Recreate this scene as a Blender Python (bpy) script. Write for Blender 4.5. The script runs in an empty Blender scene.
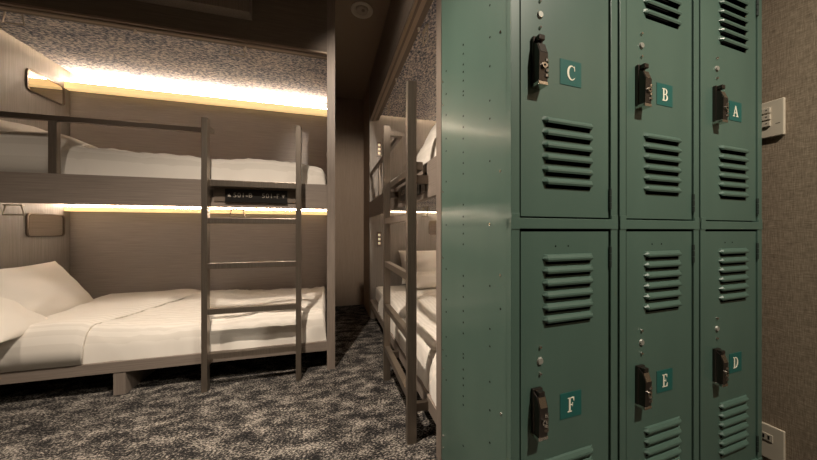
import bpy, bmesh, math, random
from mathutils import Vector, Matrix, noise
sc = bpy.context.scene
COL = sc.collection
random.seed(7)

# ------------------------------------------------------------------ camera
# room axes: x runs along the bunk wall, y runs into the aisle, z up
cd = bpy.data.cameras.new('camera'); cam = bpy.data.objects.new('camera', cd); COL.objects.link(cam)
cam.location = (0, 0, 1.0)
cam.rotation_euler = (math.radians(90), 0, -math.atan2(.2656, .964))
cd.sensor_fit = 'HORIZONTAL'; cd.sensor_width = 36.0; cd.lens = 290.0/817*36
cd.shift_y = 1.0/817; cd.clip_start = .02
sc.camera = cam

# ------------------------------------------------------------------ world, lamps, exposure
w = bpy.data.worlds.new('dim_room'); sc.world = w; w.use_nodes = True
w.node_tree.nodes['Background'].inputs[0].default_value = (1, .8, .58, 1)
w.node_tree.nodes['Background'].inputs[1].default_value = .02

def spot(name, loc, target, power, angle, blend, color=(1, .85, .70), radius=.035):
    d = bpy.data.lights.new(name, 'SPOT'); o = bpy.data.objects.new(name, d); COL.objects.link(o)
    d.energy = power; d.color = color; d.spot_size = math.radians(angle); d.spot_blend = blend; d.shadow_soft_size = radius
    o.location = loc
    o.rotation_euler = (Vector(target)-Vector(loc)).to_track_quat('-Z', 'Y').to_euler()
    return o
spot('aisle_downlight', (-.42, .92, 2.7), (-.42, .95, 0), 370, 114, 1., radius=.022)
spot('corridor_fill', (.33, .52, 2.7), (.27, 3.9, 1.25), 190, 36, .9)  # unseen narrow spot added to brighten the corridor wall
spot('locker_downlight', (1.1, -.50, 2.7), (1.25, .05, 0), 245, 130, 1., (1, .89, .74))
spot('entry_downlight', (-1.9, .70, 2.7), (-1.9, .8, 0), 85, 130, 1.)

vs = sc.view_settings
sc.display_settings.display_device = 'sRGB'
vs.view_transform = 'Standard'; vs.look = 'None'; vs.gamma = 1.0; vs.use_curve_mapping = False
vs.exposure = 0.0
LED = 78.0

# ------------------------------------------------------------------ materials
def new_mat(name):
    m = bpy.data.materials.new(name); m.use_nodes = True
    nt = m.node_tree; b = nt.nodes['Principled BSDF']
    return m, nt, b
def plain(name, col, rough=.5, metal=0., spec=.5, coat=0., coat_rough=.1):
    m, nt, b = new_mat(name)
    b.inputs['Base Color'].default_value = (*col, 1); b.inputs['Roughness'].default_value = rough
    b.inputs['Metallic'].default_value = metal; b.inputs['Specular IOR Level'].default_value = spec
    b.inputs['Coat Weight'].default_value = coat; b.inputs['Coat Roughness'].default_value = coat_rough
    return m
def ramp(nt, stops):
    r = nt.nodes.new('ShaderNodeValToRGB'); e = r.color_ramp.elements
    while len(e) < len(stops): e.new(.5)
    for k, (p, c) in enumerate(stops): e[k].position = p; e[k].color = (*c, 1)
    return r
def coords(nt, scale, rot=(0, 0, 0)):
    t = nt.nodes.new('ShaderNodeTexCoord'); mp = nt.nodes.new('ShaderNodeMapping')
    mp.inputs['Scale'].default_value = scale; mp.inputs['Rotation'].default_value = rot
    nt.links.new(t.outputs['Object'], mp.inputs['Vector']); return mp
def noise_tex(nt, vec, scale=1., detail=3., rough=.6):
    n = nt.nodes.new('ShaderNodeTexNoise'); n.inputs['Scale'].default_value = scale
    n.inputs['Detail'].default_value = detail; n.inputs['Roughness'].default_value = rough
    nt.links.new(vec.outputs[0], n.inputs['Vector']); return n
def bump(nt, b, h, strength, dist):
    bp = nt.nodes.new('ShaderNodeBump'); bp.inputs['Strength'].default_value = strength; bp.inputs['Distance'].default_value = dist
    nt.links.new(h, bp.inputs['Height']); nt.links.new(bp.outputs[0], b.inputs['Normal'])
def laminate(name, c0, c1, scale, rough=.5, b_s=.15):
    m, nt, b = new_mat(name)
    n = noise_tex(nt, coords(nt, scale), 1., 5., .65)
    r = ramp(nt, [(.32, c0), (.68, c1)])
    nt.links.new(n.outputs['Fac'], r.inputs[0]); nt.links.new(r.outputs[0], b.inputs['Base Color'])
    b.inputs['Roughness'].default_value = rough
    bump(nt, b, n.outputs['Fac'], b_s, .002)
    return m
LA, LB = (.18, .147, .122), (.265, .222, .188)
M = {}
M['lam_h'] = laminate('taupe_laminate_horizontal', LA, LB, (4, 4, 170))
M['lam_v'] = laminate('taupe_laminate_vertical', LA, LB, (150, 150, 4))
M['lam_back'] = laminate('lit_taupe_laminate_horizontal', (.365, .33, .305), (.485, .443, .413), (4, 4, 170))  # taupe laminate lightened to stand in for light missing on the back panel
M['lam_head'] = laminate('lit_taupe_laminate_vertical', (.22, .197, .175), (.305, .278, .25), (150, 150, 4))  # vertical copy for the head panels, missing light put into its colour too
M['lam_dark'] = laminate('shaded_laminate', (.14, .112, .088), (.19, .155, .124), (5, 90, 90), .6, .05)  # laminate darkened for the unlit header, shade put into the colour
M['lam_shadow'] = laminate('rung_shadow_brown', (.12, .096, .076), (.17, .138, .11), (6, 90, 90), .4, .05)  # brown that paints the top rung's shadow on the board
M['steel'] = laminate('brushed_steel', (.25, .213, .176), (.33, .285, .238), (160, 160, 6), .36, .04)
M['steel'].node_tree.nodes['Principled BSDF'].inputs['Metallic'].default_value = .9
M['steel_dark'] = plain('dark_bronze_steel', (.20, .165, .135), .35, .9)
M['chrome'] = plain('chrome', (.62, .58, .53), .18, 1.)
M['gun'] = plain('gunmetal', (.075, .063, .055), .28, .85)
M['black'] = plain('black_plastic', (.012, .011, .010), .45)
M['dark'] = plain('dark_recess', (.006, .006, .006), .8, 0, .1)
M['track'] = plain('curtain_track_metal', (.36, .29, .225), .4, .6)
M['plate'] = plain('beige_plate', (.50, .44, .35), .4)
M['plate_b'] = plain('beige_key', (.46, .41, .33), .35)
M['offwhite'] = plain('offwhite_plastic', (.60, .54, .44), .5)
M['glass'] = plain('lamp_lens', (.40, .35, .28), .25)
M['mirror'] = plain('mirror_glass', (.78, .74, .70), .03, 1.)
M['brass'] = plain('pale_brass', (.62, .45, .22), .35, .3)
M['letter'] = plain('cream_letter', (.80, .76, .62), .5)
M['teal'] = plain('teal_sticker', (.011, .098, .086), .4)
M['sign'] = plain('black_sign', (.010, .009, .008), .35)
M['sign_text'] = plain('sign_lettering', (.30, .27, .23), .5)
M['wire'] = plain('hook_wire', (.50, .45, .37), .4, .5)
M['white_clip'] = plain('white_clip', (.70, .66, .58), .5)

def emit(name, col, s):
    m, nt, b = new_mat(name)
    b.inputs['Base Color'].default_value = (*col, 1)
    b.inputs['Emission Color'].default_value = (*col, 1); b.inputs['Emission Strength'].default_value = s
    return m
M['led'] = emit('led_strip_light', (1, .81, .63), LED)
M['led_soft'] = emit('soft_led_strip', (1, .76, .50), 16.)
M['diffuser'] = emit('led_diffuser', (.95, .66, .30), .85)
M['key'] = emit('lit_key', (1, .80, .55), .55)

def mottled(name, stops, sc1, stretch, big, rough=.95, rotz=0., bs=.6, bigk=.3):
    m, nt, b = new_mat(name)
    v = coords(nt, stretch, (0, 0, rotz))
    n1 = noise_tex(nt, v, sc1, 4., .72)
    n2 = noise_tex(nt, v, big, 3., .6)
    mx = nt.nodes.new('ShaderNodeMath'); mx.operation = 'MULTIPLY_ADD'
    nt.links.new(n2.outputs['Fac'], mx.inputs[0]); mx.inputs[1].default_value = bigk; mx.inputs[2].default_value = -bigk/2
    ad = nt.nodes.new('ShaderNodeMath'); ad.operation = 'ADD'
    nt.links.new(n1.outputs['Fac'], ad.inputs[0]); nt.links.new(mx.outputs[0], ad.inputs[1])
    r = ramp(nt, stops); nt.links.new(ad.outputs[0], r.inputs[0]); nt.links.new(r.outputs[0], b.inputs['Base Color'])
    b.inputs['Roughness'].default_value = rough; b.inputs['Specular IOR Level'].default_value = .15
    bump(nt, b, n1.outputs['Fac'], bs, .004)
    return m
M['carpet'] = mottled('mottled_carpet', [(.43, (.010, .0095, .010)), (.50, (.032, .030, .029)), (.555, (.135, .122, .108)), (.63, (.38, .345, .30))], 84, (1, 1.8, 1), 9., rotz=.15, bigk=.46)
M['mottle'] = mottled('mottled_ceiling', [(.35, (.075, .083, .115)), (.46, (.22, .235, .28)), (.55, (.54, .50, .48)), (.66, (.80, .735, .67))], 38, (1, 1.7, 1), 5., rotz=.4, bigk=.2)

def wallpaper():
    m, nt, b = new_mat('woven_wallpaper')
    t = coords(nt, (1, 1, 1))
    va = coords(nt, (430, 430, 26)); vb = coords(nt, (45, 45, 430))
    a = noise_tex(nt, va, 1., 3., .6); c = noise_tex(nt, vb, 1., 3., .6)
    ad = nt.nodes.new('ShaderNodeMath'); ad.operation = 'ADD'
    nt.links.new(a.outputs['Fac'], ad.inputs[0]); nt.links.new(c.outputs['Fac'], ad.inputs[1])
    h = nt.nodes.new('ShaderNodeMath'); h.operation = 'MULTIPLY'; h.inputs[1].default_value = .5
    nt.links.new(ad.outputs[0], h.inputs[0])
    r = ramp(nt, [(.34, (.125, .094, .064)), (.52, (.25, .195, .14)), (.68, (.38, .305, .222))])
    nt.links.new(h.outputs[0], r.inputs[0]); nt.links.new(r.outputs[0], b.inputs['Base Color'])
    b.inputs['Roughness'].default_value = .85; b.inputs['Specular IOR Level'].default_value = .25
    bump(nt, b, h.outputs[0], .3, .002)
    return m
M['wallpaper'] = wallpaper()
M['wall'] = laminate('brown_wall', (.28, .215, .16), (.34, .265, .20), (120, 120, 6), .7, .1)
M['ceil'] = plain('brown_ceiling', (.30, .235, .175), .8)

def green():
    m, nt, b = new_mat('green_locker_enamel')
    n = noise_tex(nt, coords(nt, (6, 6, 2)), 1., 2., .5)
    r = ramp(nt, [(.3, (.061, .109, .087)), (.7, (.071, .124, .099))])
    nt.links.new(n.outputs['Fac'], r.inputs[0]); nt.links.new(r.outputs[0], b.inputs['Base Color'])
    b.inputs['Roughness'].default_value = .42; b.inputs['Specular IOR Level'].default_value = .4
    b.inputs['Coat Weight'].default_value = .25; b.inputs['Coat Roughness'].default_value = .14
    bump(nt, b, n.outputs['Fac'], .08, .01)
    return m
M['green'] = green()

def linen():
    m, nt, b = new_mat('white_striped_linen')
    t = coords(nt, (1, 1, 1))
    wv = nt.nodes.new('ShaderNodeTexWave'); wv.wave_type = 'BANDS'; wv.bands_direction = 'Y'
    wv.inputs['Scale'].default_value = 11.; wv.inputs['Distortion'].default_value = .0
    nt.links.new(t.outputs[0], wv.inputs['Vector'])
    r = ramp(nt, [(.45, (.70, .66, .595)), (.55, (.77, .73, .665))])
    nt.links.new(wv.outputs['Fac'], r.inputs[0]); nt.links.new(r.outputs[0], b.inputs['Base Color'])
    b.inputs['Roughness'].default_value = .8; b.inputs['Sheen Weight'].default_value = .15
    n = noise_tex(nt, coords(nt, (300, 300, 300)), 1., 2.)
    bump(nt, b, n.outputs['Fac'], .1, .001)
    return m
M['linen'] = linen()
M['pillow'] = plain('white_pillowcase', (.75, .71, .645), .85, 0, .2)
M['sheet'] = plain('white_sheet', (.74, .70, .63), .85, 0, .2)

# ------------------------------------------------------------------ helpers
def box(bm, x0, x1, y0, y1, z0, z1, mi=0, bev=0.):
    vs_ = [bm.verts.new(p) for p in ((x0, y0, z0), (x1, y0, z0), (x1, y1, z0), (x0, y1, z0), (x0, y0, z1), (x1, y0, z1), (x1, y1, z1), (x0, y1, z1))]
    fs = [bm.faces.new([vs_[i] for i in q]) for q in ((3, 2, 1, 0), (4, 5, 6, 7), (0, 1, 5, 4), (1, 2, 6, 5), (2, 3, 7, 6), (3, 0, 4, 7))]
    for f in fs: f.material_index = mi
    if bev > 0:
        es = list({e for f in fs for e in f.edges})
        r = bmesh.ops.bevel(bm, geom=es, offset=bev, segments=2, affect='EDGES', profile=.5)
        for f in r['faces']: f.material_index = mi
    return fs
def prism(bm, pts, y0, y1, mi=0, ax='xz'):
    """extrude a 2D outline; ax xz: outline in x,z extruded along y; yz: along x; xy: along z"""
    def P(a, b, c): return {'xz': (a, c, b), 'yz': (c, a, b), 'xy': (a, b, c)}[ax]
    lo = [bm.verts.new(P(a, b, y0)) for a, b in pts]; hi = [bm.verts.new(P(a, b, y1)) for a, b in pts]
    n = len(pts); fs = [bm.faces.new(lo), bm.faces.new(list(reversed(hi)))]
    for i in range(n):
        j = (i+1) % n; fs.append(bm.faces.new((lo[j], lo[i], hi[i], hi[j])))
    for f in fs: f.material_index = mi
    return fs
def disc(bm, c, r, depth, axis='y', n=14, mi=0, r2=None):
    r2 = r if r2 is None else r2
    rot = {'y': Matrix.Rotation(math.pi/2, 4, 'X'), 'x': Matrix.Rotation(math.pi/2, 4, 'Y'), 'z': Matrix.Identity(4)}[axis]
    g = bmesh.ops.create_cone(bm, cap_ends=True, segments=n, radius1=r, radius2=r2, depth=depth, matrix=Matrix.Translation(c) @ rot)
    for f in {f for v in g['verts'] for f in v.link_faces}: f.material_index = mi
def rrect(x0, x1, z0, z1, r, n=5):
    out = []
    for cx, cz, a0 in ((x1-r, z1-r, 0), (x0+r, z1-r, 90), (x0+r, z0+r, 180), (x1-r, z0+r, 270)):
        for k in range(n+1):
            a = math.radians(a0+90*k/n); out.append((cx+r*math.cos(a), cz+r*math.sin(a)))
    return out
def tube(bm, pts, r, n=6, closed=False):
    pts = [Vector(p) for p in pts]; rings = []
    N = len(pts)
    for i, p in enumerate(pts):
        if closed: t = (pts[(i+1) % N]-pts[i-1])
        else: t = pts[min(i+1, N-1)]-pts[max(i-1, 0)]
        t.normalize(); a = t.orthogonal().normalized()
        ref = Vector((.31, .77, .55)); a = t.cross(ref).normalized(); b2 = t.cross(a)
        rings.append([bm.verts.new(p+r*(math.cos(2*math.pi*k/n)*a+math.sin(2*math.pi*k/n)*b2)) for k in range(n)])
    for i in range(N if closed else N-1):
        A, B = rings[i], rings[(i+1) % N]
        for k in range(n): bm.faces.new((A[k], A[(k+1) % n], B[(k+1) % n], B[k]))
    if not closed:
        bm.faces.new(rings[0]); bm.faces.new(list(reversed(rings[-1])))
def obj(name, bm, mats, parent=None, smooth=False, loc=None, rot=None):
    bmesh.ops.recalc_face_normals(bm, faces=bm.faces[:])
    me = bpy.data.meshes.new(name); bm.to_mesh(me); bm.free()
    for m in (mats if isinstance(mats, (list, tuple)) else [mats]): me.materials.append(M[m])
    if smooth:
        for p in me.polygons: p.use_smooth = True
    o = bpy.data.objects.new(name, me); COL.objects.link(o)
    if parent: o.parent = parent
    if loc: o.location = loc
    if rot is not None: o.rotation_euler = (0, 0, rot)
    return o
def bx(name, mats, parent, *dims, bev=0., **k):
    bm = bmesh.new(); box(bm, *dims, bev=bev); return obj(name, bm, mats, parent, **k)
def empty(name, loc=(0, 0, 0), rz=0., parent=None):
    o = bpy.data.objects.new(name, None); COL.objects.link(o); o.location = loc; o.rotation_euler = (0, 0, rz); o.empty_display_size = .1
    if parent: o.parent = parent
    return o
def tag(o, label, cat, group=None):
    o['label'] = label; o['category'] = cat
    if group: o['group'] = group
    return o
def struct(o): o['kind'] = 'structure'; return o

# ------------------------------------------------------------------ room shell
RW = 1.695; LWALL = -3.4; YB = -2.6; YF = 3.97; H = 2.78
struct(bx('floor', 'carpet', None, LWALL, RW, YB, YF, -.05, 0))
struct(bx('ceiling', 'ceil', None, LWALL, RW, YB, YF, H, H+.05))
struct(bx('wall_right', 'wallpaper', None, RW, RW+.05, YB, YF, -.05, H+.05))
struct(bx('wall_left', 'wall', None, LWALL-.05, LWALL, YB, YF, -.05, H+.05))
struct(bx('wall_back', 'wall', None, LWALL-.05, RW+.05, YF, YF+.05, -.05, H+.05))
struct(bx('wall_front', 'wall', None, LWALL-.05, RW+.05, YB-.05, YB, -.05, H+.05))
struct(bx('ceiling_bulkhead', 'lam_v', None, -3.3, -.4975, 2.087, 2.17, 2.42, H))
LX, LY, LL = -.011, 2.171, 2.128          # first bunk: foot corner, length
RX, RY, RL = .46, 1.207, 2.155             # second bunk
struct(bx('wall_niche', 'wall', None, RX, RW, RY+RL+.05, YF, 0, H))
struct(bx('wall_recess', 'wall', None, LWALL, LX+.056, LY+1.04, YF, 0, H))

# ------------------------------------------------------------------ bunk beds  (local: x = -s along the bed from its foot, y = depth, z up)
def make_bunk(name, loc, rz, L, la, lb, depth, sign_s, mirrors, label):
    root = empty(name, loc, rz); tag(root, label, 'bunk bed')
    D = depth
    def S(nm, mat, s0, s1, d0, d1, z0, z1, parent=root, bev=0.):
        return bx(nm, mat, parent, -s1, -s0, d0, d1, z0, z1, bev=bev)
    S('end_panel', 'lam_v', -.056, 0, 0, D+.04, 0, H)
    S('head_panel', 'lam_head', L, L+.05, 0, D+.04, 0, H)
    S('back_panel', 'lam_back', 0, L, D, D+.04, 0, H)
    S('header', 'lam_dark', 0, L, .002, .105, 2.292, H)
    t = S('curtain_track', 'track', 0, L, .004, .066, 2.280, 2.292)
    S('track_channel', 'steel_dark', 0, L, .022, .036, 2.274, 2.280, t)
    S('led_strip', 'led_soft', L-.028, L-.004, .12, D-.07, 2.405, 2.410)
    S('ceiling_panel', 'mottle', 0, L-.032, .105, D, 2.345, 2.37)
    S('upper_base', 'mottle', 0, L, .03, D, 1.235, 1.265)
    S('upper_board', 'lam_h', 0, L, 0, .03, 1.16, 1.335, bev=.002)
    S('lower_base', 'lam_dark', 0, L, .03, D, .15, .20)
    S('lower_rail', 'lam_h', 0, L, 0, .03, .138, .205, bev=.002)
    for s0 in (1.19, L-.06): S('support_leg', 'lam_v', s0, s0+.06, .004, D-.05, 0, .138)
    # light ledges along the back
    for z0, zd in ((2.200, 2.200), (1.148, 1.168)):
        lg = S('light_ledge', 'brass', 0, L, D-.012, D, zd+.004, z0+.072)
        S('diffuser', 'diffuser', .002, L-.002, D-.062, D-.012, zd, z0+.058, lg)
        S('led_strip', 'led', .01, L-.01, D-.062, D-.046, z0+.058, z0+.069, lg)
    # strips over the head panel
    S('led_strip', 'led_soft', L-.010, L-.002, .12, D-.07, 1.226, 1.234)
    # mirrors and key panels on the head panel
    for z0, z1 in mirrors:
        bm = bmesh.new()
        o_, i_ = rrect(D-.38, D-.065, z0, z1, .03), rrect(D-.372, D-.073, z0+.008, z1-.008, .024)
        n = len(o_); X0, X1 = -L, -L+.012
        vo0 = [bm.verts.new((X0, a, b)) for a, b in o_]; vo1 = [bm.verts.new((X1, a, b)) for a, b in o_]
        vi1 = [bm.verts.new((X1, a, b)) for a, b in i_]; vi0 = [bm.verts.new((X0+.004, a, b)) for a, b in i_]
        for k in range(n):
            j = (k+1) % n
            for A, B in ((vo0, vo1), (vo1, vi1), (vi1, vi0)): bm.faces.new((A[k], A[j], B[j], B[k]))
        fr = obj('mirror', bm, 'steel_dark', root)
        bm = bmesh.new(); prism(bm, i_, -L+.002, -L+.006, ax='yz'); obj('mirror_glass', bm, 'mirror', fr)
    for zc in (1.955, .905):
        kp = bx('key_panel', 'steel_dark', root, -L, -L+.008, .085, .135, zc-.085, zc+.085, bev=.003)
        for k in (-1, 0, 1): bx('lit_key', 'key', kp, -L+.006, -L+.012, .097, .123, zc+k*.048-.014, zc+k*.048+.014, bev=.002)
    # wire hooks under both ceilings, behind the board and the header
    for s in (.62, 1.83):
        for zt in (2.345, 1.160):
            bm = bmesh.new(); y = .16; dz_ = .088 if zt > 2 else .062
            tube(bm, [(-s-.035, y, zt), (-s-.05, y, zt-dz_), (-s+.05, y, zt-dz_), (-s+.035, y, zt)], .0045, 6)
            box(bm, -s-.045, -s+.045, y-.008, y+.008, zt-.006, zt+.0)
            obj('wire_hook', bm, 'wire', root)
    for s in (1.186, .55):
        bm = bmesh.new(); box(bm, -s-.005, -s+.005, .085, .10, 2.276, 2.292, bev=.002); box(bm, -s-.010, -s+.010, .088, .096, 2.268, 2.278, bev=.002)
        obj('curtain_clip', bm, 'white_clip', root)
    # ladder
    lad = empty('ladder', parent=root)
    pw = .0165
    for s in (la, lb):
        S('post', 'steel', s-pw, s+pw, -.105, -.06, 0, 1.705, lad, .002)
    for z in (.215, .495, .78, 1.065):
        S('rung', 'steel', la+pw, lb-pw, -.10, -.065, z-.018, z+.018, lad, .002)
    S('rung', 'steel', la-pw+.004, lb+pw-.004, -.06, -.028, 1.288, 1.328, lad, .002)
    for s in (la, lb):
        for z in (.165, 1.245):
            S('bracket', 'steel_dark', s-.012, s+.012, -.06, 0, z-.02, z+.02, lad)
    S('rung_shadow_strip', 'lam_shadow', la+.022, lb-.022, -.006, 0, 1.195, 1.285)  # thin strip put where only the top rung's shadow falls
    sg = S('room_sign', 'sign', sign_s[0], sign_s[1], -.014, -.006, 1.190, 1.277)
    def words(txt, cx):
        cu = bpy.data.curves.new('lettering', 'FONT'); cu.body = txt; cu.size = .044; cu.align_x = 'CENTER'; cu.align_y = 'CENTER'; cu.extrude = .0008
        cu.space_character = 1.12
        cu.materials.append(M['sign_text'])
        tmp = bpy.data.objects.new('lettering_curve', cu); COL.objects.link(tmp)
        bpy.context.view_layer.update()
        me = bpy.data.meshes.new_from_object(tmp.evaluated_get(bpy.context.evaluated_depsgraph_get()))
        bpy.data.objects.remove(tmp)
        o = bpy.data.objects.new('lettering', me); COL.objects.link(o); o.parent = sg
        o.location = (cx, -.0150, 1.237); o.rotation_euler = (math.pi/2, 0, 0)
    mid = -(sign_s[0]+sign_s[1])/2
    words('501-B', mid-.085); words('501-F', mid+.085)
    for cx, up in ((mid-.165, 1), (mid+.165, -1)):
        bm = bmesh.new(); prism(bm, [(cx-.011, 1.237-.011*up), (cx+.011, 1.237-.011*up), (cx, 1.237+.012*up)], -.0158, -.0138)
        obj('arrow', bm, 'sign_text', sg)
    # guard rail standing on the board
    gr = empty('guard_rail', parent=root)
    S('rail', 'steel_dark', lb+.01, L, .0, .028, 1.642, 1.672, gr, .002)
    S('rail_return', 'steel', lb-.012, lb+.022, -.06, .028, 1.642, 1.672, gr, .002)
    S('guard_post', 'steel', 1.515, 1.555, .0, .028, 1.335, 1.642, gr, .002)
    return root
BL = make_bunk('bunk_bed', (LX, LY, 0), 0, LL, .184, .732, 1.0, (.265, .645), ((2.04, 2.205), (.955, 1.134)), 'taupe bunk bed along the far wall beside the aisle, warm strip lights over both berths')
BR = make_bunk('bunk_bed', (RX, RY, 0), -math.pi/2, RL, .115, .715, 1.10, (.205, .605), ((.955, 1.134),), 'taupe bunk bed partly hidden behind the green lockers, its ladder facing the aisle')

# ------------------------------------------------------------------ bedding
def smooth01(t): t = max(0., min(1., t)); return t*t*(3-2*t)
def gedge(e, r, p=2.4):
    t = max(0., min(1., e/r)); return (1-(1-t)**p)**(1/p)
def lin(a, b, n): return [a+(b-a)*i/n for i in range(n+1)]
def cover(name, loc, rz, s0, s1, d0, d1, zb, top, rs=(.06, .06), rd=(.10, .06), seed=0, wr=.0105, mat='linen', ns=110, nd=70, sfun=None):
    """a soft cover: rounded height field over (s, d), closed below"""
    bm = bmesh.new()
    def spread(a, b, n, ra, rb):
        L_ = b-a; out = []
        for i in range(n+1):
            t = i/n; out.append(a+L_*(t - .11*math.sin(2*math.pi*t)/1.0*.9))
        return out
    S_, D_ = spread(s0, s1, ns, *rs), spread(d0, d1, nd, *rd)
    o = Vector((seed*7.3, seed*3.1, 1.7))
    G = []
    for i, s in enumerate(S_):
        row = []
        for j, d in enumerate(D_):
            sh = sfun(d) if sfun else 0.
            ss = s
            if sfun: ss = s + sh*(1-(s-s0)/(s1-s0))
            g = gedge(d-d0, rd[0])*gedge(d1-d, rd[1])*gedge(s-s0, rs[0])
            z = zb+(top(ss, d)-zb)*g
            q = Vector((ss, d, z))
            n1 = noise.noise(Vector((ss*3.2, d*4.5, z*5))+o)
            n2 = noise.noise(Vector((ss*9+d*5, d*16, z*14))+o)
            n3 = noise.noise(Vector((ss*26+d*10, d*30-ss*6, z*30))+o)
            hgt = wr*(1.5*n1+1.0*n2+.75*n3)
            wi = min(1., g*1.4)
            k = 1-gedge(d-d0, rd[0]*.9)
            z += hgt*wi
            dd = d + abs(hgt)*k*.9*(1 if 0 < i < ns else 0) if d < d0+rd[0] else d
            row.append(bm.verts.new((-ss, dd, z)))
        G.append(row)
    for i in range(ns):
        for j in range(nd): bm.faces.new((G[i][j], G[i+1][j], G[i+1][j+1], G[i][j+1]))
    return obj(name, bm, mat, None, True, loc, rz)
def shelled(o, t):
    m = o.modifiers.new('solid', 'SOLIDIFY'); m.thickness = t; m.offset = 1.
    return o
def flap(name, loc, rz, parent, sfn, s1, d0, d1, topf, zb, seed, mat='linen', th=.018, ns=50, nd=80):
    """turned-back top edge of a cover: a thin layer lying over it and hanging over the front"""
    bm = bmesh.new(); G = []; o = Vector((seed*5.1, 2.2, seed))
    for i in range(ns+1):
        row = []
        for j in range(nd+1):
            t = j/nd; d = d0+(d1-d0)*(t-.10*math.sin(2*math.pi*t))
            s = sfn(d)+(s1-sfn(d))*i/ns
            g = gedge(d-d0, .10)*gedge(d1-d, .06)
            z = zb+(topf(s, d)-zb)*g
            lift = .008+.012*smooth01(i/6)
            z += lift*min(1, g*1.3)+.008*noise.noise(Vector((s*5, d*8, 1))+o)*g
            dd = d-lift*.35*(1-gedge(d-d0, .09))
            row.append(bm.verts.new((-s, dd, z)))
        G.append(row)
    for i in range(ns):
        for j in range(nd): bm.faces.new((G[i][j], G[i+1][j], G[i+1][j+1], G[i][j+1]))
    bmesh.ops.recalc_face_normals(bm, faces=bm.faces[:])
    if sum(f.normal.z for f in bm.faces) < 0: bmesh.ops.reverse_faces(bm, faces=bm.faces[:])
    geom = bmesh.ops.solidify(bm, geom=bm.faces[:], thickness=th)
    ob = obj(name, bm, mat, parent, True)
    return ob
def pillow(name, c, xa, ya, w_, h_, t_, label, seed=0, mat='pillow', group=None):
    """xa: width axis, ya: height axis, both unit vectors; cushion-shaped closed mesh with pinched corners"""
    xa, ya = Vector(xa).normalized(), Vector(ya); ya = (ya-xa*ya.dot(xa)).normalized(); na = xa.cross(ya)
    bm = bmesh.new(); n = 30; sides = []
    o = Vector((seed*3.7, seed, 0))
    for sg in (1, -1):
        G = []
        for i in range(n+1):
            row = []
            for j in range(n+1):
                a, b = -1+2*i/n, -1+2*j/n
                a, b = math.sin(a*math.pi/2), math.sin(b*math.pi/2)
                e = (max(0, 1-abs(a)**2.2)*max(0, 1-abs(b)**2.2))**.55
                pin = 1-.07*(1-abs(b)**2)*abs(a)**3; pin2 = 1-.07*(1-abs(a)**2)*abs(b)**3
                th = t_/2*e*(1+.35*noise.noise(Vector((a*2, b*2, sg))+o))
                th += .006*noise.noise(Vector((a*6, b*6, sg*3))+o)*e
                P = Vector(c)+xa*(a*w_/2*pin)+ya*(b*h_/2*pin2)+na*sg*th
                row.append(bm.verts.new(P))
            G.append(row)
        for i in range(n):
            for j in range(n): bm.faces.new((G[i][j], G[i+1][j], G[i+1][j+1], G[i][j+1]))
    bmesh.ops.remove_doubles(bm, verts=bm.verts[:], dist=1e-5)
    ob = obj(name, bm, mat, None, True)
    return tag(ob, label, 'pillow', group)
def mattress(loc, rz, L, D, z0, z1, label):
    ob = bx('mattress', 'sheet', None, -L+.02, -.06, .06, D-.04, z0+.002, z1+.005, bev=.03, smooth=False)
    ob.location = loc; ob.rotation_euler = (0, 0, rz)
    return tag(ob, label, 'mattress')

A0 = ((LX, LY, 0), 0.); A1 = ((RX, RY, 0), -math.pi/2)
# lower berth of the first bunk
mattress(*A0, LL, 1.0, .20, .355, 'white mattress on the lower berth of the bunk along the far wall')
def top_l(s, d): return .405+.03*smooth01((d-.1)/.7)+.012*math.sin(s*5+d*3)
dv = cover('duvet', *A0, .004, 2.02, .008, .985, .206, top_l, rs=(.035, .05), rd=(.11, .06), seed=1)
tag(dv, 'white duvet on the lower berth of the far-wall bunk, turned back near the pillows', 'duvet')
def fold_l(d): return 1.40-.27*smooth01(d/.85)-.03*math.sin(d*3.0)
flap('turned_edge', None, None, dv, fold_l, 1.80, .0, .982, lambda s, d: top_l(s, d)+.014*smooth01((s-fold_l(d))/.2), .209, 3, th=.012)
pillow('pillow', (-1.92, 2.60, .585), (0, 1, .02), (-.25, 0, .335), .62, .44, .17, 'large white pillow propped up against the head panel of the lower far-wall berth', 2)
pillow('pillow', (-1.86, 2.25, .505), (.05, 1, -.05), (-.26, .06, .17), .36, .42, .12, 'smaller white pillow lying low in front of the propped one, lower far-wall berth', 5)
# upper berth of the first bunk
mattress(*A0, LL, 1.0, 1.265, 1.37, 'white mattress on the upper berth of the bunk along the far wall')
def top_u(s, d): return 1.495+.025*smooth01((s-.5)/.9)+.01*math.sin(s*4+d*4)-.03*smooth01((.30-s)/.3)
dvu = cover('duvet', *A0, .005, 1.56, .034, .98, 1.27, top_u, rs=(.045, .05), rd=(.08, .06), seed=4)
tag(dvu, 'white duvet on the upper berth of the far-wall bunk, behind the guard rail', 'duvet')
def top_f(s, d): return 1.535+.045*smooth01((s-1.46)/.16)-.02*smooth01((s-1.75)/.2)+.01*math.sin(d*9)
flap('turned_edge', None, None, dvu, lambda d: 1.455+.02*math.sin(d*8), 1.95, .062, .97, top_f, 1.31, 6, th=.02)
pillow('pillow', (-1.93, 2.72, 1.615), (0, 1, .02), (-.25, 0, .12), .66, .42, .16, 'white pillow on the upper far-wall berth, below the upper mirror', 8)
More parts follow.
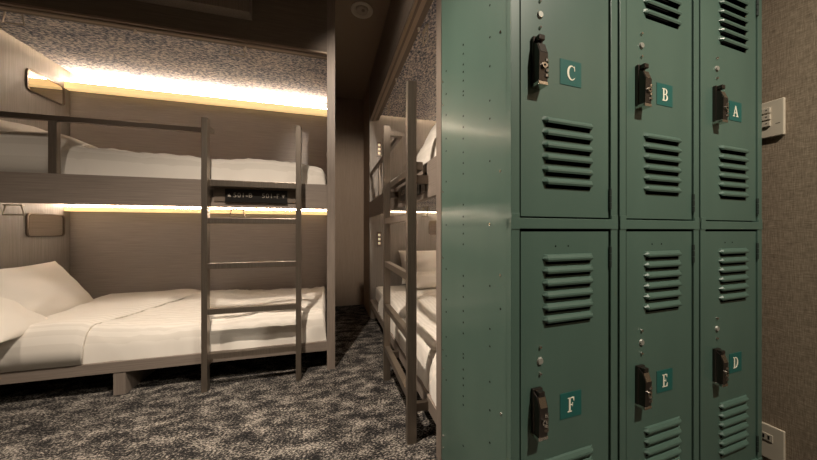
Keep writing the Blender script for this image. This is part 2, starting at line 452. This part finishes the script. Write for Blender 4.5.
# lower berth of the second bunk
mattress(*A1, RL, 1.10, .20, .355, 'white mattress on the lower berth of the bunk behind the lockers')
def top_rl(s, d): return .40+.03*smooth01((d-.1)/.7)+.012*math.sin(s*6+d*2)
dr = cover('duvet', *A1, .02, 1.62, .008, 1.08, .206, top_rl, rs=(.07, .06), rd=(.11, .06), seed=9)
tag(dr, 'white duvet with crossing ladder shadows on the lower berth behind the lockers', 'duvet')
pillow('pillow', (1.12, 3.235, .59), (1, 0, .01), (0, .14, .335), .66, .40, .16, 'tall white pillow standing against the end panel, lower berth behind the lockers', 11)
pillow('pillow', (1.10, 2.95, .475), (1, .03, 0), (0, .40, .10), .64, .36, .12, 'flat white pillow lying before the standing one, lower berth behind the lockers', 12)
# upper berth of the second bunk
mattress(*A1, RL, 1.10, 1.265, 1.40, 'white mattress on the upper berth of the bunk behind the lockers')
def top_ru(s, d):
    return 1.46+.19*math.exp(-((s-.36)/.27)**2)*smooth01((d-.04)/.13)+.012*math.sin(s*5+d*4)
du = cover('duvet', *A1, .02, 1.60, .034, 1.08, 1.27, top_ru, rs=(.08, .06), rd=(.09, .06), seed=13, wr=.010)
tag(du, 'bunched white duvet on the upper berth of the bunk behind the lockers', 'duvet')
pillow('pillow', (1.08, 3.16, 1.53), (1, 0, 0), (0, .25, .12), .64, .40, .15, 'white pillow at the far end of the upper berth behind the lockers', 14)

# ------------------------------------------------------------------ lockers
def ring(pts_o, pts_i): return [[a, b, c, d] for a, b, c, d in zip(pts_o[:-1], pts_o[1:], pts_i[1:], pts_i[:-1])]
def arc(cx, cz, rx, rz, a0, a1, n=16): return [(cx+rx*math.cos(math.radians(a0+(a1-a0)*k/n)), cz+rz*math.sin(math.radians(a0+(a1-a0)*k/n))) for k in range(n+1)]
def rc(x0, z0, x1, z1): return [(x0, z0), (x1, z0), (x1, z1), (x0, z1)]
STEM = [rc(.14, 0, .32, 1), rc(.02, 0, .44, .065), rc(.02, .935, .44, 1)]
GLYPH = {
 'E': STEM+[rc(.14, .935, .70, 1), rc(.14, 0, .74, .065), rc(.3, .47, .54, .535), rc(.505, .37, .55, .64),
            [(.70, 1), (.70, .73), (.655, .73), (.56, .935)], [(.74, 0), (.78, .29), (.735, .29), (.60, .065)]],
 'F': STEM+[rc(.14, .935, .70, 1), rc(.3, .45, .54, .515), rc(.505, .35, .55, .62), [(.70, 1), (.70, .71), (.655, .71), (.56, .935)]],
 'A': [[(.47, 1), (.55, 1), (.19, .06), (.12, .06)], [(.42, 1), (.54, 1), (.90, .06), (.69, .06)], rc(.25, .31, .70, .375), rc(.0, 0, .33, .065), rc(.56, 0, 1.0, .065)],
 'B': STEM+[rc(.3, .935, .42, 1), rc(.3, .49, .44, .55), rc(.3, 0, .44, .065)]+ring(arc(.42, .755, .32, .245, -90, 90), arc(.42, .745, .14, .19, -90, 90))
      + ring(arc(.44, .275, .37, .275, -90, 90), arc(.44, .28, .17, .215, -90, 90)),
 'D': STEM+[rc(.3, .935, .42, 1), rc(.3, 0, .42, .065)]+ring(arc(.40, .5, .48, .5, -90, 90), arc(.40, .5, .27, .435, -90, 90)),
 'C': ring(arc(.47, .5, .46, .52, 48, 312, 24), arc(.53, .5, .32, .445, 52, 308, 24))+[[(.74, .98), (.80, .98), (.83, .66), (.77, .66)], [(.79, .12), (.83, .22), (.74, .14), (.70, .06)]],
}
LW = .392
DOORS = {0: ('C', 'F'), 1: ('B', 'E'), 2: ('A', 'D')}
LROT = math.radians(3.596)
TOPZ = 1.965; BOTZ = .112
def louvre_ranges(zlips): return zlips
def hood(bm, x0, x1, zt, zl, y=-.011):
    """pressed louvre: slopes out from the sheet at zt to a lip at zl, closed at its tapered ends"""
    e = .012
    p = [(x0+e*.3, 0, zt-.004), (x1-e*.3, 0, zt-.004), (x1-e, y, zl+.005), (x0+e, y, zl+.005), (x1-e, y+.002, zl), (x0+e, y+.002, zl), (x0, 0, (zt+zl)/2-.003), (x1, 0, (zt+zl)/2-.003), (x0+e, 0, zl), (x1-e, 0, zl),
         (x0+e*1.2, -.005, zt-.006), (x1-e*1.2, -.005, zt-.006), (x0+e*1.0, y*.92, zt-.013), (x1-e*1.0, y*.92, zt-.013)]
    v = [bm.verts.new(q) for q in p]
    for q in ((0, 1, 11, 10), (10, 11, 13, 12), (12, 13, 2, 3), (3, 2, 4, 5), (0, 10, 6), (10, 12, 6), (12, 3, 6), (3, 5, 6), (5, 8, 6), (1, 7, 11), (11, 7, 13), (13, 7, 2), (2, 7, 4), (4, 7, 9)):
        f = bm.faces.new([v[k] for k in q])
def make_door(lk, letter, z0, z1, dz, i):
    x0, x1 = .034, .3495
    lips = [1.677+.033*k-dz for k in range(6)]+[1.125+.033*k-dz for k in range(6)]
    lx0, lx1 = ((.103, .288), (.109, .290), (.110, .290))[i]
    so = (-.004, .002, .006)[i]; ko = (-.006, 0., .002)[i]; ho = (0., .004, .004)[i]
    bm = bmesh.new(); yf = .004
    # front sheet with an open slot under every louvre hood
    slots = sorted((z-.009, z+.010) for z in lips)
    def q(a, b, c, d):
        f = bm.faces.new([bm.verts.new((xx, yf, zz)) for xx, zz in ((a, c), (b, c), (b, d), (a, d))])
    q(x0, lx0+.012, z0, z1); q(lx1-.012, x1, z0, z1)
    zc = z0
    for a, b in slots: q(lx0+.012, lx1-.012, zc, a); zc = b
    q(lx0+.012, lx1-.012, zc, z1)
    # folded rim and the inner pan
    for a, b, c, d in ((x0, x0+.001, z0, z1), (x1-.001, x1, z0, z1), (x0, x1, z0, z0+.001), (x0, x1, z1-.001, z1)):
        box(bm, a, b, yf+.0005, yf+.020, c, d)
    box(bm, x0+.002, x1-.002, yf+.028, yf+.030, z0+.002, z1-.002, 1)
    fs = []
    n0 = len(bm.verts)
    bm.verts.ensure_lookup_table()
    hv = len(bm.verts)
    for z in lips: hood(bm, lx0, lx1, z+.0225, z)
    bm.verts.ensure_lookup_table()
    for v in bm.verts[hv:]: v.co.y += yf
    # bead round the edge and two tiny holes at the top
    for xx in (.150, .195):
        disc(bm, (xx, yf, z1-.040), .0025, .001, 'y', 8, 1)
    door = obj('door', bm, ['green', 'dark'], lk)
    # hinges
    for hz in (z0+.055, z1-.075):
        bm = bmesh.new()
        for k in range(3): disc(bm, (x1+.003, .0005, hz+(k-1)*.021), .0042, .019, 'z', 8)
        box(bm, x1-.001, x1+.006, .007, .009, hz-.032, hz+.032)
        obj('hinge', bm, 'green_shade', door)
    # plug and two rivets over the lock
    for zz, r, nm in ((1.614, .0045, 'rivet'), (1.577, .0105, 'plug'), (1.543, .0045, 'rivet')):
        bm = bmesh.new(); disc(bm, (.096+ho, yf-.002, zz-dz), r, .005, 'y', 16, 0, r*.75); obj(nm, bm, 'chrome' if nm == 'rivet' else 'grey_plug', door)
    # letter sticker
    zz = 1.405-dz
    st = bx('letter_sticker', 'teal', door, .169+so, .246+so, yf-.0012, yf-.0001, zz, zz+.070)
    bm = bmesh.new(); s = .040; gw = {'A': 1.0, 'E': .8, 'F': .74, 'D': .9, 'B': .82, 'C': .85}[letter]
    ox = .2075+so-gw*s*.86/2
    for k, pl in enumerate(GLYPH[letter]):
        prism(bm, [(ox+a*s*.86, zz+.0155+b*s) for a, b in pl], yf-.0020-.00001*k, yf-.0011)
    obj('letter', bm, 'letter', st)
    # lock: narrow case with a slanted cap, dial wheels and a key barrel
    a = 1.380-dz+(.010 if dz else 0.); b = a+(.120 if dz else .130)
    lk_ = bx('lock', 'gun', door, .072+ko, .103+ko, yf-.010, yf, a, b, bev=.002)
    bm = bmesh.new()
    prism(bm, [(yf-.010, a+.004), (yf-.027, a+.006), (yf-.029, a+.078), (yf-.020, a+.104), (yf-.010, a+.112)], .074+ko, .101+ko, ax='yz')
    obj('lock_case', bm, 'gun', lk_)
    bm = bmesh.new(); prism(bm, [(yf-.0295, a+.080), (yf-.0210, a+.105), (yf-.0190, a+.104), (yf-.0275, a+.079)], .077+ko, .099+ko, ax='yz'); obj('shutter', bm, 'chrome', lk_)
    for k in range(4):
        bm = bmesh.new(); disc(bm, (.098+ko, yf-.0225, a+.020+.013*k), .0085, .007, 'z', 14); obj('dial_wheel', bm, 'chrome' if k % 2 else 'steel_dark', lk_)
    bm = bmesh.new(); disc(bm, (.0875+ko, yf-.030, a+.044), .0075, .006, 'y', 16); disc(bm, (.0875+ko, yf-.0333, a+.044), .003, .001, 'y', 8, 1); obj('key_barrel', bm, ['chrome', 'dark'], lk_)
    bx('latch', 'gun', lk_, .078+ko, .097+ko, yf-.024, yf-.008, b-.016, b-.002, bev=.002)
    bx('lock_foot', 'chrome', lk_, .072+ko, .103+ko, yf-.028, yf-.0, a-.004, a+.005, bev=.001)
    return door
M['green_shade'] = plain('shaded_hinge_green', (.018, .030, .025), .5)  # locker green darkened to paint the shade the hinges sit in
M['grey_plug'] = plain('grey_plug', (.33, .33, .29), .4, .4)
def make_locker(i, label):
    # local frame: x along the row, y into the locker
    u0, v0 = .4487, .6439
    c, s = math.cos(LROT), math.sin(LROT)
    lk = empty('locker', (u0+c*LW*i, v0+s*LW*i, 0), LROT); tag(lk, label, 'locker', 'green steel lockers')
    Wd = LW-.009; D = .415
    fb = bmesh.new()
    box(fb, .0, .027, .0, .022, BOTZ, TOPZ, bev=.0012); box(fb, .355, Wd, .0, .022, BOTZ, TOPZ, bev=.0012)
    box(fb, .0, .004, .015, .0535, BOTZ, TOPZ)
    for z0, z1 in ((1.006, 1.034), (BOTZ, .127), (1.935, TOPZ)):
        box(fb, .0, Wd, -.0018, .022, z0, z1, bev=.0012)
    # little corner tabs where the cross rail is lapped over the stiles
    for a, b in ((.0005, .0265), (.3562, Wd-.0005)): box(fb, a, b, -.0016, .004, 1.004, 1.046, bev=.0008)
    obj('front_frame', fb, 'green', lk)
    # sides, back, roof and floor
    sp = bmesh.new()
    box(sp, .003, .0045, .052, D, BOTZ, TOPZ)
    if i == 0:
        holes = [(462.5, y) for y in (44.6, 53.7, 64.4, 71.8, 80.5, 91.2, 95.2, 116, 127, 138.6, 152.3, 163, 173.7, 204.7, 216.6, 224.6, 233.6, 244.3, 275.8, 286, 297, 311, 322.5, 333.5, 354, 358, 369.6, 378.5, 385.4, 396.3, 405, 446)]
        holes += [(489, y) for y in (5, 37, 66, 100.5, 118.5, 161, 286, 329, 346.5, 382, 410.5, 443)]
        holes += [(445.5, y) for y in (71, 94, 115, 138.6, 151, 181.6, 225, 269, 299.5, 312, 337, 356, 380)] + [(500.5, 309)]
        rivs = [(442.5, y) for y in (82, 105, 192, 258, 350, 369, 436, 448)]+[(500.5, 32), (500.5, 171), (489, 224), (500.5, 275), (501, 414)]
        P0 = (.74*.35345, .74); n_ = (-math.cos(math.radians(71)), math.sin(math.radians(71)))
        def on_side(px, py):
            x = (px-408.5)/290.; t = (x*P0[1]-P0[0])/(n_[0]-x*n_[1]); return t, 1-(py-231)/290.*(P0[1]+n_[1]*t)
        for k, (px, py) in enumerate(holes):
            d_, z_ = on_side(px, py); disc(sp, (.0 if d_ < .0535 else .003, d_, z_), .0034 if px < 480 else .0030, .0012, 'x', 8, 1)
        for px, py in rivs:
            d_, z_ = on_side(px, py); disc(sp, (.0 if d_ < .0535 else .003, d_, z_), .0038, .003, 'x', 8, 2)
    obj('side_panel', sp, ['green', 'dark', 'chrome'], lk)
    bx('side_panel', 'green', lk, Wd-.002, Wd, .022, D, BOTZ, TOPZ)
    bx('back_sheet', 'green', lk, .0045, Wd-.002, D-.002, D, BOTZ, TOPZ)
    bx('roof_sheet', 'green', lk, .003, Wd-.002, .022, D-.002, TOPZ-.002, TOPZ)
    bx('shelf', 'green', lk, .003, Wd-.002, .036, D-.002, 1.015, 1.017)
    bx('bottom_sheet', 'green', lk, .003, Wd-.002, .022, D-.002, BOTZ, BOTZ+.002)
    for a in (.004, Wd-.034):
        for b in (.03, D-.04): bx('foot', 'green', lk, a, a+.03, b, b+.03, 0, BOTZ)
    up, lo = DOORS[i]
    make_door(lk, up, 1.039, 1.930, 0., i)
    make_door(lk, lo, .131, .9985, .924, i)
    return lk
make_locker(0, 'green steel locker with doors C and F, its perforated side facing the aisle')
make_locker(1, 'green steel locker with doors B and E, between its two neighbours')
make_locker(2, 'green steel locker with doors A and D, beside the woven wall')

# ------------------------------------------------------------------ fittings on the woven wall (facing -x)
def on_wall(px, py):
    x = (px-408.5)/290.; du = x*.964+.2656; dv_ = -x*.2656+.964; t = RW/du
    return dv_*t, 1-(py-231)/290.*t
ya, za = on_wall(786, 97.3); yb, zb_ = on_wall(786, 134.5)
sw = tag(empty('switch_plate', (RW, ya, zb_)), 'beige switch plate with three rocker keys on the woven wall beside the locker', 'light switch')
PW, PH = .135, za-zb_
def wb(nm, mat, par, y0, y1, z0, z1, x0, x1, bev=.001): return bx(nm, mat, par, x0, x1, y0, y1, z0, z1, bev=bev)
wb('plate', 'plate', sw, 0, PW, 0, PH, -.012, 0, .003)
for k in range(3):
    z = PH*.30+k*PH*.185
    ky = wb('rocker_key', 'plate_b', sw, .034, .115, z, z+PH*.155, -.0185, -.011, .002)
    bm = bmesh.new(); disc(bm, (-.0188, .044, z+PH*.09), .0022, .001, 'x', 10); obj('indicator', bm, 'black', ky)
wb('marking', 'black', sw, .010, .022, PH*.335, PH*.35, -.0124, -.0119, 0.)
yo, zo = on_wall(786, 431.6)
ou = tag(empty('outlet_plate', (RW, yo, zo-.135)), 'beige socket plate low on the woven wall beside the locker', 'power outlet')
wb('plate', 'plate', ou, 0, .135, 0, .135, -.010, 0, .003)
for y0 in (.030, .074):
    soc = wb('socket', 'plate_b', ou, y0, y0+.036, .072, .100, -.0125, -.009, .001)
    for q in (.008, .022): wb('slot', 'black', soc, y0+q, y0+q+.005, .078, .094, -.0129, -.0120, 0.)

# ------------------------------------------------------------------ round fitting on the aisle ceiling
bm = bmesh.new(); N = 36
prof = [(.088, 0), (.086, -.006), (.070, -.010), (.062, -.006), (.055, .010), (.0, .010)]
cl = tag(empty('recessed_downlight', (.258, 2.34, H)), 'round off-white recessed lamp in the dark aisle ceiling, unlit', 'ceiling lamp')
rings_ = [[bm.verts.new((r*math.cos(2*math.pi*k/N), r*math.sin(2*math.pi*k/N), z-.0105)) for k in range(N)] for r, z in prof[:-1]]
for a, b in zip(rings_, rings_[1:]):
    for k in range(N): bm.faces.new((a[k], a[(k+1) % N], b[(k+1) % N], b[k]))
bm.faces.new(rings_[-1])
obj('trim_ring', bm, 'offwhite', cl, True)
bm = bmesh.new(); disc(bm, (0, 0, -.010), .046, .018, 'z', 28, 0, .05); obj('lens', bm, 'glass', cl)
bm = bmesh.new(); disc(bm, (.008, -.012, -.020), .014, .006, 'z', 16); obj('lamp_core', bm, 'steel_dark', cl)
